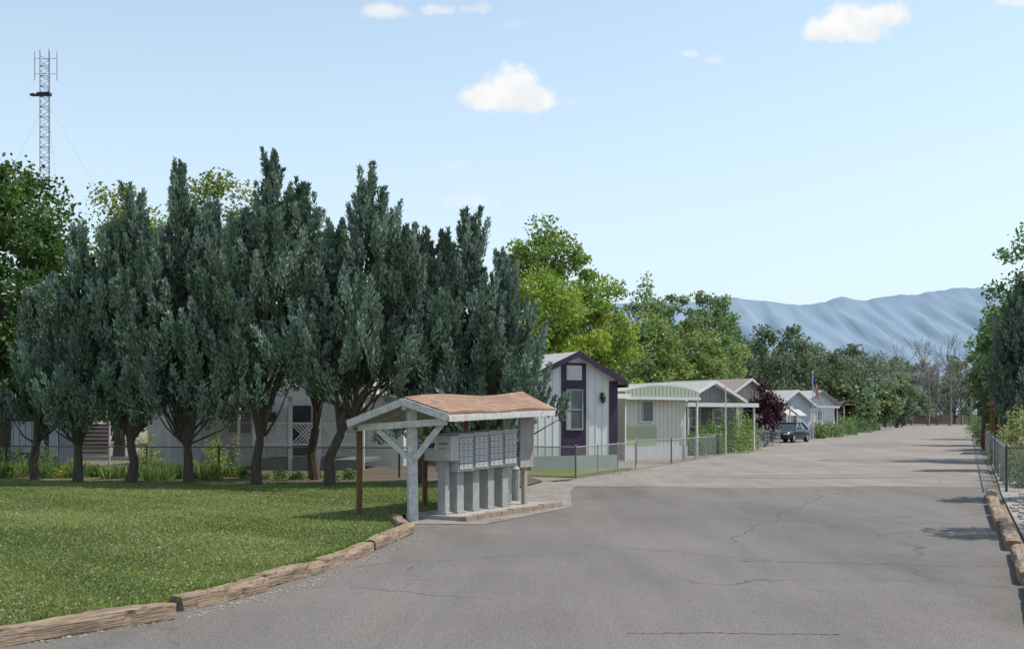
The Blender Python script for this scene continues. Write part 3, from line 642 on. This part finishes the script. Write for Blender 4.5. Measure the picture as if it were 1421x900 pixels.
def bowhome(name,P0,P1,depth,wh,rise,wall,roofm,lower,over=.4):
    F,W=frame(P0,P1); G=Group(name,(P0[0],P0[1],0)); w=G('walls',wall); n=20
    w.box(F,0,W,0,depth,0,wh+.05)
    r=G('roof',roofm)
    xs=[-over+(W+2*over)*i/n for i in range(n+1)]; zs=[wh+.22+rise*math.sin(math.pi*i/n)**.7 for i in range(n+1)]
    for i in range(n):
        r.slab([F(xs[i],-over,zs[i]),F(xs[i+1],-over,zs[i+1]),F(xs[i+1],depth+over,zs[i+1]),F(xs[i],depth+over,zs[i])],.06)
        r.hexa([F(xs[i],-over-.03,wh-.1),F(xs[i+1],-over-.03,wh-.1),F(xs[i+1],-over-.002,wh-.1),F(xs[i],-over-.002,wh-.1),F(xs[i],-over-.03,zs[i]-.03),F(xs[i+1],-over-.03,zs[i+1]-.03),F(xs[i+1],-over-.002,zs[i+1]-.03),F(xs[i],-over-.002,zs[i]-.03)])
        r.box(F,xs[i]-.01,xs[i]+.01,-over-.045,-over-.031,wh-.02,zs[i]-.04)
    e=G('roof_edge',white); e.box(F,-over-.05,W+over+.05,-over-.08,-over-.046,wh-.14,wh-.02)
    x=.25
    while x<W: w.box(F,x-.012,x+.012,-.015,-.001,.6,wh-.05); x+=.25
    lo=G('lower_panel',lower); lo.box(F,-.02,W*.5,-.03,-.016,.55,1.45); sk=G('skirting',white); sk.box(F,-.03,W+.03,-.06,-.035,0,.58)
    return G,F,W
cream=M('cream_siding',(.63,.62,.52),(.55,.54,.45),2,.6); pgreen=M('pale_green_metal',(.42,.46,.36),(.36,.4,.31),2,.5); pg2=M('light_green_panel',(.4,.45,.28),(.34,.39,.24),2,.6)
G,F,W=bowhome('cream_mobile_home',(bx(868,46.5),46.5),(bx(952,48.6),48.6),16,2.75,.28,cream,pgreen,pg2)
window(G,F,.75,1.6,1.62,2.6,b=-.02,mull=False); 
ps=G('porch_posts',white)
for a_ in(-.35,W+.35): ps.box(F,a_-.04,a_+.04,-.38,-.3,0,2.62)
G.done()
grey=M('grey_green_siding',(.17,.19,.185),(.14,.155,.15),3,.7); lblue=M('light_blue_siding',(.45,.53,.58),(.38,.46,.5),2,.6)
beige=M('beige_siding',(.45,.42,.36),(.38,.35,.3),2,.7); redb=M('red_brown_siding',(.2,.08,.06),(.14,.06,.045),3,.8)
G,F,W=gable('grey_mobile_home',(bx(948,57.5),57.5),(bx(1022,60),60),16,2.85,3.75,grey,white,roofw,over=.4,wins=[(.5,1.3,1.3,2.3),(2.2,3.0,1.3,2.3)],skirt=white,fh=.16); G.done()
G,F,W=gable('beige_mobile_home',(bx(1003,71),71),(bx(1066,74),74),16,3.15,4.35,beige,white,rooftan,over=.5,wins=[(.6,1.4,1.4,2.4),(2.5,3.3,1.4,2.4)],skirt=white,fh=.16); G.done()
G,F,W=gable('light_blue_mobile_home',(bx(1080,88),88),(bx(1124,91),91),14,2.9,4.0,lblue,white,roofw,over=.4,wins=[(.4,1.1,1.2,2.2),(1.9,2.6,1.2,2.2)],skirt=white,fh=.16)
aw=G('window_awning',white)
for a0 in(.2,1.7):
    for k in range(6): aw.slab([F(a0+k*.18,-.06,2.5),F(a0+k*.18+.12,-.06,2.5),F(a0+k*.18+.12,-.9,1.95),F(a0+k*.18,-.9,1.95)],.03)
G.done()
G,F,W=gable('white_mobile_home',(bx(1113,106),106),(bx(1158,109),109),16,3.2,4.4,wall1,grey,roofw,over=.5,wins=[(.5,1.3,1.4,2.4),(2.2,3.0,1.4,2.4)],skirt=lblue,fh=.2); G.done()
G,F,W=gable('red_brown_mobile_home',(bx(1160,128),128),(bx(1196,131),131),16,3.4,4.2,redb,white,rooftan,over=.5,wins=[(.6,1.5,1.4,2.4)]); G.done()
G,F,W=gable('white_mobile_home',(bx(1188,155),155),(bx(1216,158),158),16,3.3,4.5,wall1,white,roofw,over=.5,wins=[(.6,1.5,1.4,2.4)]); G.done()
def carport(name,P0,P1,depth,z,m,posts=white,t=.18,pw=.08):
    F,W=frame(P0,P1); G=Group(name,(P0[0],P0[1],0)); r=G('roof',m)
    r.box(F,0,W,0,depth,z,z+.05); r.box(F,-.03,W+.03,-.03,-.001,z-t+.05,z+.07); r.box(F,W+.001,W+.03,0,depth,z-t+.05,z+.07); r.box(F,-.03,-.001,0,depth,z-t+.05,z+.07)
    n=int(W/.3)
    for k in range(n): r.box(F,k*.3+.1,k*.3+.13,.02,depth-.02,z+.051,z+.08)
    p=G('posts',posts)
    for a_ in (.15,W-.15):
        for b_ in(.15,depth*.5,depth-.15): p.box(F,a_-pw/2,a_+pw/2,b_-pw/2,b_+pw/2,0,z-.003)
    G.done()
carport('carport',(bx(955,54),54),(bx(1052,57),57),4.5,2.5,white)
carport('carport',(bx(1072,84),84),(bx(1100,86),86),4,2.6,white)
carport('carport',(bx(1135,101),101),(bx(1165,104),104),4,2.8,lblue)
carport('carport',(bx(1172,126),126),(bx(1196,129),129),6,3.3,redb)
carport('carport',(bx(842,43.5),43.5),(bx(874,45),45),6,2.75,cream)
# home behind the junipers
sw_=M('old_white_siding',(.74,.74,.72),(.66,.66,.64),2,.7)
G,F,W=gable('long_white_mobile_home',(bx(205,42),42),(bx(560,41),41),4.5,2.75,3.3,sw_,white,roofw,over=.35,wins=[(1.0,1.9,1.2,2.1),(3.2,4.2,1.2,2.1),(4.6,5.2,1.2,2.1),(7.6,8.6,1.2,2.1)],battens=.3)
door=G('door',darkpost); door.box(F,5.6,6.5,-.05,-.02,.4,2.3); G.done()
greydeck=M('grey_deck_boards',(.2,.18,.16),(.14,.125,.11),5,.9)
G=Group('covered_porch',(bx(355,37.5),37.5,0)); F,W=frame((bx(352,37.5),37.5),(bx(505,37.2),37.2))
r=G('roof',white); r.box(F,-.2,W+.2,-.2,3.2,2.68,2.8); r.box(F,-.23,W+.23,-.24,-.2,2.55,2.86)
p=G('posts',white)
for a_ in(.05,1.3,2.3,W-.05): p.box(F,a_-.06,a_+.06,-.06,.06,0,2.67)
la=G('lattice',white); z0,z1=.95,1.62
for seg0,seg1 in((.1,1.25),(1.35,2.25),(2.35,W-.1)):
    la.box(F,seg0,seg1,-.03,.03,z1,z1+.06); la.box(F,seg0,seg1,-.03,.03,z0-.06,z0)
    x=seg0
    while x+.67<seg1+.4:
        xe=min(x+.67,seg1); zz=z0+(xe-x)
        la.beam(F(x,.01,z0),F(xe,.01,zz),.02,.04); la.beam(F(x,-.015,z1),F(xe,-.015,z1-(xe-x)),.02,.04); x+=.13
dk=G('porch_deck',greydeck); dk.box(F,0,W,0,3.0,.3,.4); dk.box(F,0,W,-.03,-.001,.0,.4)
G.done()
# white skirting fence strip and carport to its left
carport('carport',(bx(228,38.6),38.6),(bx(335,38.2),38.2),3,2.6,white)
G=Group('dark_blue_shed',(bx(-80,40),40,0)); F,W=frame((bx(-80,40),40),(bx(82,40.5),40.5))
w=G('walls',M('dark_blue_panel',(.05,.06,.09),None,3,.7)); w.box(F,0,W,0,3,0,2.5)
r=G('roof',greypaint); r.box(F,-.4,W+.4,-.6,3.4,2.55,2.65)
q=G('pale_blue_panels',M('pale_blue_panel',(.45,.53,.6),(.35,.42,.48),3,.6))
for k in range(9): q.box(F,W-2.5+k*.22,W-2.5+k*.22+.2,-.03,-.005,.55,1.7)
q.box(F,W-.35,W-.05,-.03,-.005,.4,1.7)
G.done()
G=Group('striped_screen',(bx(112,38.5),38.5,0)); F,W=frame((bx(112,38.5),38.5),(bx(150,38.5),38.5))
a1=G('dark_slats',M('dark_red_slat',(.13,.045,.045),None,3,.7)); a2=G('pale_slats',M('pale_slat',(.4,.38,.37),None,3,.7))
for k in range(16): (a1 if k%2 else a2).box(F,0,W,0,.03,.5+k*.07,.5+k*.07+.066)
pz=G('posts',white); pz.box(F,-.06,0,0,.06,0,1.7); pz.box(F,W,W+.06,0,.06,0,1.7); G.done()
G,F,W=gable('red_shed',(bx(1362,62),62),(bx(1392,61),61),3,2.2,2.8,M('red_barn_paint',(.2,.05,.04),(.13,.04,.03),3,.8),brownwood,rooftan,over=.15,battens=.2); 
dd=G('door',darkline); dd.box(F,.35,.9,-.03,-.019,0,1.9); G.done()
carport('carport',(bx(1370,54),54),(bx(1440,53),53),4,2.55,M('rust_metal',(.22,.12,.08),(.15,.08,.06),3,.7),brownwood)
b=B(); F,W=frame((62,262),(150,262)); b.box(F,0,W,0,.2,0,2.2)
for k in range(0,88,3): b.box(F,k,k+.4,-.06,-.001,0,2.5)
b.make('boundary_wall',M('tan_wall',(.36,.28,.24),(.29,.22,.19),.6,.9))

# ------------------------------------------------------------------ flag, poles
G=Group('flagpole',(bx(1128,88),88,0)); x0=bx(1128,88)
G('pole',white).tube([(x0,88,0),(x0,88,hz(517,88))],[.05,.03],8); G('ball',white).tube([(x0,88,5.42),(x0,88,5.5),(x0,88,5.58)],[.02,.07,.02],8)
fl=G('flag',M('flag_cloth',(0,0,0),attr=True,rough=.8,trans=.25)); nu,nv=26,26; zt=5.3
V=[];C=[]
for j in range(nv+1):
    for i in range(nu+1):
        s=i/nu; t=j/nv
        xx=x0+.05+.75*s*(.55+.45*t)*.9; yy=88+.13*math.sin(s*14+t*2)*(.3+s); zz=zt-t*1.35-s*1.15
        V.append([xx,yy,zz])
Fc=[]
for j in range(nv):
    for i in range(nu):
        Fc.append([j*(nu+1)+i,j*(nu+1)+i+1,(j+1)*(nu+1)+i+1,(j+1)*(nu+1)+i])
        if i<nu*.42 and j<nv*.54: C.append((.03,.05,.2))
        else: C.append((.5,.03,.04) if (j//2)%2==0 else (.7,.7,.7))
fl.add(V,Fc,0,np.array(C)); G.done()
b=B(); b.tube([(bx(1007,53),53,0),(bx(1007,53),53,hz(528,53))],[.04,.025],8); b.make('white_pole',white)

# ------------------------------------------------------------------ parked cars
carglass=M('car_glass',(.03,.035,.04),(.05,.06,.065),2,.08,spec=.8); headm=M('headlight',(.6,.6,.58),None,3,.15)
def car(x,y,ang,col):
    G=Group('parked_car',(x,y,0)); ca,sa=math.cos(ang),math.sin(ang)
    T=lambda X,Y,Z:(x+ca*X-sa*Y,y+sa*X+ca*Y,Z)
    paint=M('car_paint',col,None,2,.25,spec=.6)
    body=G('body',paint)
    st=[(-2.25,.45,.66,.74),(-2.2,.32,.9,.8),(-1.7,.24,.97,.87),(-.9,.22,.96,.89),(.3,.22,.94,.89),(1.0,.22,.92,.88),(1.7,.24,.84,.85),(2.15,.3,.72,.76),(2.25,.42,.6,.66)]
    V=[]
    for X,zb,zt,w in st:
        for (yy,zz) in [(-w*.94,zb),(-w,zb+.18),(-w,zt-.16),(-w*.9,zt-.03),(-w*.5,zt),(w*.5,zt),(w*.9,zt-.03),(w,zt-.16),(w,zb+.18),(w*.94,zb)]: V.append(T(X,yy,zz))
    m=10; Fs=[[i*m+k,(i+1)*m+k,(i+1)*m+(k+1)%m,i*m+(k+1)%m] for i in range(len(st)-1) for k in range(m)]
    body.add(V,Fs); body.add(V[:m],[list(range(m))]); body.add(V[-m:],[list(range(m))[::-1]])
    cab=G('windows',carglass)
    cab.hexa([T(-1.65,-.78,.93),T(.95,-.78,.91),T(.95,.78,.91),T(-1.65,.78,.93),T(-1.0,-.6,1.4),T(.2,-.6,1.4),T(.2,.6,1.4),T(-1.0,.6,1.4)])
    rf=G('roof',paint); rf.slab([T(-1.1,-.62,1.44),T(.28,-.62,1.44),T(.28,.62,1.44),T(-1.1,.62,1.44)],.05)
    for sgn in(-1,1):
        rf.beam(T(.97,.79*sgn,.9),T(.24,.61*sgn,1.41),.06,.05); rf.beam(T(-1.67,.79*sgn,.93),T(-1.05,.61*sgn,1.41),.12,.05); rf.beam(T(-.35,.79*sgn,.92),T(-.35,.61*sgn,1.41),.06,.05)
        G('mirrors',paint).hexa([T(.65,sgn*.86,.95),T(.8,sgn*.86,.95),T(.8,sgn*1.02,.95),T(.65,sgn*1.02,.95),T(.65,sgn*.86,1.07),T(.76,sgn*.86,1.07),T(.76,sgn*1.02,1.07),T(.65,sgn*1.02,1.07)])
        G('headlights',headm).hexa([T(2.1,sgn*.42,.56),T(2.1,sgn*.74,.56),T(2.24,sgn*.66,.56),T(2.27,sgn*.42,.56),T(2.1,sgn*.42,.68),T(2.1,sgn*.74,.68),T(2.2,sgn*.66,.68),T(2.24,sgn*.42,.68)])
        for X in(-1.4,1.4):
            G('tyres',black).tube([T(X,sgn*.68,.32),T(X,sgn*.9,.32)],.32,20); G('hubcaps',galv).tube([T(X,sgn*.9,.32),T(X,sgn*.915,.32)],[.2,.16],14)
    G('grille',black).hexa([T(2.2,-.35,.5),T(2.27,-.35,.5),T(2.27,.35,.5),T(2.2,.35,.5),T(2.2,-.35,.6),T(2.265,-.35,.6),T(2.265,.35,.6),T(2.2,.35,.6)])
    G('number_plate',white).hexa([T(2.2,-.16,.36),T(2.285,-.16,.36),T(2.285,.16,.36),T(2.2,.16,.36),T(2.2,-.16,.46),T(2.285,-.16,.46),T(2.285,.16,.46),T(2.2,.16,.46)])
    G.done(smooth=('body',))
car(bx(1095,79),79,math.atan2(-.9,-.62),(.012,.016,.03))
car(bx(1190,150)+2,150,math.atan2(-.93,-.45),(.35,.35,.36))

# ------------------------------------------------------------------ lattice radio tower
G=Group('radio_tower',(bx(64,80),80,0)); cx=bx(64,80); H=hz(70,80); s=.42; b=G('lattice',M('tower_steel',(.3,.32,.34),(.2,.22,.24),1,.5,metal=.3))
cor=[np.array([cx+s*math.cos(a),80+s*math.sin(a)]) for a in (math.radians(200),math.radians(320),math.radians(80))]
for q in cor: b.tube([(q[0],q[1],0),(q[0],q[1],H)],.035,5)
z=0; st=.75
while z+st<=H+.01:
    for i in range(3):
        p,q=cor[i],cor[(i+1)%3]; b.tube([(p[0],p[1],z),(q[0],q[1],z+st/2)],.02,4,cap=False); b.tube([(q[0],q[1],z+st/2),(p[0],p[1],z+st)],.02,4,cap=False); b.tube([(p[0],p[1],z),(q[0],q[1],z)],.02,4,cap=False)
    z+=st
dk=G('antenna_dish_platform',M('dark_steel',(.06,.06,.07),None,3,.5)); zp=hz(134,80)
dk.tube([(cx-.75,79.5,zp-.1),(cx-.75,79.5,zp+.02),(cx-.75,79.5,zp+.08)],[.2,.25,.1],10); dk.beam((cx-.8,79.7,zp),(cx+.5,79.7,zp),.3,.1); dk.beam((cx-.5,79.7,zp+.1),(cx+.45,79.7,zp+.15),.5,.12)
an=G('antennas',M('antenna_metal',(.3,.31,.33),None,3,.5))
for sx in(-.85,.8):
    za,zb=hz(112,80),hz(72,80)
    an.tube([(cx+sx,80,za),(cx+sx,80,zb)],.03,5); an.tube([(cx,80,za+.5),(cx+sx,80,za+.5)],.02,4); an.tube([(cx,80,zb-.5),(cx+sx,80,zb-.5)],.02,4)
gw=G('guy_wires',M('guy_wire',(.3,.31,.33),None,3,.5))
for (gx,gy) in((cx-9,74),(cx+14,82),(cx-3,96)):
    for zz in(hz(140,80),hz(250,80)): gw.tube([(cx,80,zz),(gx,gy,0)],.006,4,cap=False)
G.done()

# ------------------------------------------------------------------ mountains
prof=[(-2000,470),(0,450),(700,430),(1020,413),(1060,417),(1100,421),(1145,419),(1165,411),(1185,415),(1205,416),(1240,409),(1290,404),(1340,398),(1365,400),(1421,406),(1600,397),(2200,430),(4000,470)]
pxs=np.linspace(-2000,4000,1100); D=9000
b=B(); nt_=40; V=[]
pr=np.interp(pxs,[p[0] for p in prof],[p[1] for p in prof])
r2=np.random.default_rng(3)
def fbm1(x,f0,oct_):
    out=np.zeros_like(x); 
    for o in range(oct_): out+=np.sin(x*f0*(2.07**o)+r2.random()*6.28)*(.55**o)*np.sin(x*f0*.37*(1.9**o)+r2.random()*6.28)
    return out
pr=pr-1.8*fbm1(pxs,.06,5)
def vn(ix,iy,seed):
    xi=np.floor(ix).astype(int); f=ix-xi; f=f*f*(3-2*f); yi=int(math.floor(iy)); g_=iy-yi; g_=g_*g_*(3-2*g_)
    h=lambda a,b_: (np.sin(a*127.1+b_*311.7+seed*74.7)*43758.5453)%1.0
    return (h(xi,yi)*(1-f)+h(xi+1,yi)*f)*(1-g_)+(h(xi,yi+1)*(1-f)+h(xi+1,yi+1)*f)*g_
for j in range(nt_+1):
    t=j/nt_; d=D-3600*(1-t)
    hpk=(577-pr)/1500*D
    sk=pxs+40*t
    nn=.5*vn(sk/40,t*2.2,1)+.3*vn(sk/17,t*4,2)+.2*vn(sk/7,t*7,3)
    rid=1-np.abs(2*nn-1)
    hh=hpk*(t**1.2)*(1-(1-t)**.6*.42*(1-rid*.9)*min(1,t*4+.2))
    X=(pxs-710.5)/1500*D*(.93+.07*t)
    V.append(np.stack([X,np.full_like(X,d),hh-2],1))
V=np.vstack(V); n=len(pxs)
jj,ii=np.meshgrid(np.arange(nt_),np.arange(n-1),indexing='ij'); a_=(jj*n+ii).ravel()
b.add(V,np.stack([a_,a_+1,a_+n+1,a_+n],1)); b.make('mountains',M('hazy_mountain',(.215,.285,.36),(.2,.27,.345),.002,1,spec=0),smooth=True)  # aerial haze is put into the blue-grey base colour

# ------------------------------------------------------------------ light and sky
to_sun=Vector((.97,.15,0)).normalized(); el=math.radians(60)
sd=Vector((to_sun.x*math.cos(el),to_sun.y*math.cos(el),math.sin(el)))
sl=bpy.data.lights.new('sun','SUN'); sl.energy=4.7; sl.angle=math.radians(.53); sl.color=(1,.945,.86)
so=bpy.data.objects.new('sun',sl); scene.collection.objects.link(so); so.rotation_euler=sd.to_track_quat('Z','Y').to_euler(); so.location=(30,-20,60)
w=bpy.data.worlds.new('World'); scene.world=w; w.use_nodes=True; nt=w.node_tree; N=nt.nodes; L=nt.links
for n_ in list(N): N.remove(n_)
sky=N.new('ShaderNodeTexSky'); sky.sky_type='NISHITA'; sky.sun_disc=False; sky.sun_elevation=el; sky.sun_rotation=math.atan2(to_sun.x,to_sun.y)
sky.altitude=1500; sky.air_density=1.0; sky.dust_density=1.2; sky.ozone_density=1.2
tc=N.new('ShaderNodeTexCoord'); sp=N.new('ShaderNodeSeparateXYZ'); L.new(tc.outputs['Generated'],sp.inputs[0])
def mth(op,a,b_=None,c_=None,clamp=False):
    m=N.new('ShaderNodeMath'); m.operation=op; m.use_clamp=clamp
    for i,q in enumerate((a,b_,c_)):
        if q is None: continue
        if isinstance(q,(int,float)): m.inputs[i].default_value=q
        else: L.new(q,m.inputs[i])
    return m.outputs[0]
hs=N.new('ShaderNodeHueSaturation'); hs.inputs['Hue'].default_value=.485; hs.inputs['Saturation'].default_value=.76; hs.inputs['Value'].default_value=1.66; L.new(sky.outputs[0],hs.inputs['Color'])
hzf=mth('POWER',mth('SUBTRACT',1.0,mth('MULTIPLY',sp.outputs[2],1.7),clamp=True),1.7)
hm=N.new('ShaderNodeMix'); hm.data_type='RGBA'; L.new(hzf,hm.inputs[0]); L.new(hs.outputs[0],hm.inputs[6]); hm.inputs[7].default_value=(.67/.14,.80/.14,.86/.14,1)
bg=N.new('ShaderNodeBackground'); bg.inputs[1].default_value=.14; L.new(hm.outputs[2],bg.inputs[0])
U=mth('DIVIDE',sp.outputs[0],sp.outputs[1]); Vv=mth('DIVIDE',sp.outputs[2],sp.outputs[1])
cmb=N.new('ShaderNodeCombineXYZ'); L.new(U,cmb.inputs[0]); L.new(Vv,cmb.inputs[1])
def nz(s,d,r=.6,off=(0,0,0)):
    mp=N.new('ShaderNodeMapping'); mp.inputs['Location'].default_value=off; L.new(cmb.outputs[0],mp.inputs[0])
    q=N.new('ShaderNodeTexNoise'); q.inputs['Scale'].default_value=s; q.inputs['Detail'].default_value=d; q.inputs['Roughness'].default_value=r; L.new(mp.outputs[0],q.inputs['Vector']); return q.outputs['Fac']
n1=nz(48,9,.6); n2=nz(34,7,.62,(3,1,0))
def cloud(px,py,rx,ry,k):
    a=mth('DIVIDE',mth('SUBTRACT',U,(px-710.5)/1500),rx/1500); b_=mth('DIVIDE',mth('SUBTRACT',Vv,(577-py)/1500),ry/1500)
    # flatter below, domed above
    b2=mth('ADD',b_,mth('MULTIPLY',mth('MINIMUM',b_,0.0),.45))
    ln=mth('SQRT',mth('ADD',mth('MULTIPLY',a,a),mth('MULTIPLY',b2,b2)))
    return mth('ADD',mth('SUBTRACT',1.0,ln),mth('MULTIPLY',mth('SUBTRACT',n1,.5),k)),b_
fac=None; low=None
for px,py,rx,ry,k,op,soft in [(672,136,46,28,1.1,1,.5),(712,130,56,44,1.1,1,.5),(745,140,34,30,1.1,1,.5),(1150,44,48,26,1.1,1,.5),(1185,36,62,38,1.1,1,.5),(1228,24,42,26,1.1,1,.5),(534,17,36,18,1.4,.75,.6),(605,14,30,13,2.0,.55,.7),(660,13,34,11,2.4,.35,.8),(710,34,26,12,2.6,.15,.9),(958,75,16,8,2,.5,.6),(988,84,18,10,2.2,.4,.7),(1412,2,34,14,1.4,.7,.5),(640,281,62,14,2.6,.4,.9),(630,232,24,9,2.6,.2,.9),(500,274,24,8,2.4,.25,.9),(792,142,10,6,2,.3,.8)]:
    v_,bb=cloud(px,py,rx,ry,k); m=N.new('ShaderNodeMapRange'); m.interpolation_type='SMOOTHSTEP'; m.inputs[1].default_value=0.0; m.inputs[2].default_value=soft; m.inputs[4].default_value=op; L.new(v_,m.inputs[0])
    fac=m.outputs[0] if fac is None else mth('MAXIMUM',fac,m.outputs[0])
    if op==1:
        u_=mth('MULTIPLY',m.outputs[0],mth('MULTIPLY',bb,.5)); low=u_ if low is None else mth('ADD',low,u_)
fac=mth('MULTIPLY',fac,mth('GREATER_THAN',sp.outputs[1],0.05))
rr=N.new('ShaderNodeValToRGB'); rr.color_ramp.elements[0].position=.3; rr.color_ramp.elements[1].position=.62
rr.color_ramp.elements[0].color=(.80,.85,.9,1); rr.color_ramp.elements[1].color=(.98,.98,.975,1)
L.new(mth('ADD',n2,mth('MULTIPLY',low,.3)),rr.inputs[0])
bc=N.new('ShaderNodeBackground'); bc.inputs[1].default_value=1.0; L.new(rr.outputs[0],bc.inputs[0])
ms=N.new('ShaderNodeMixShader'); L.new(fac,ms.inputs[0]); L.new(bg.outputs[0],ms.inputs[1]); L.new(bc.outputs[0],ms.inputs[2])
ow=N.new('ShaderNodeOutputWorld'); L.new(ms.outputs[0],ow.inputs[0])

# ------------------------------------------------------------------ camera
cam=bpy.data.cameras.new('camera'); co=bpy.data.objects.new('camera',cam); scene.collection.objects.link(co)
co.location=(0,0,CAMH); co.rotation_euler=(math.radians(90),0,0); cam.sensor_width=36; cam.lens=38.0; cam.shift_y=(577-450)/1421; cam.clip_end=40000; cam.clip_start=.1
scene.camera=co
scene.view_settings.view_transform='Standard'; scene.view_settings.look='None'; scene.view_settings.exposure=0; scene.view_settings.gamma=1
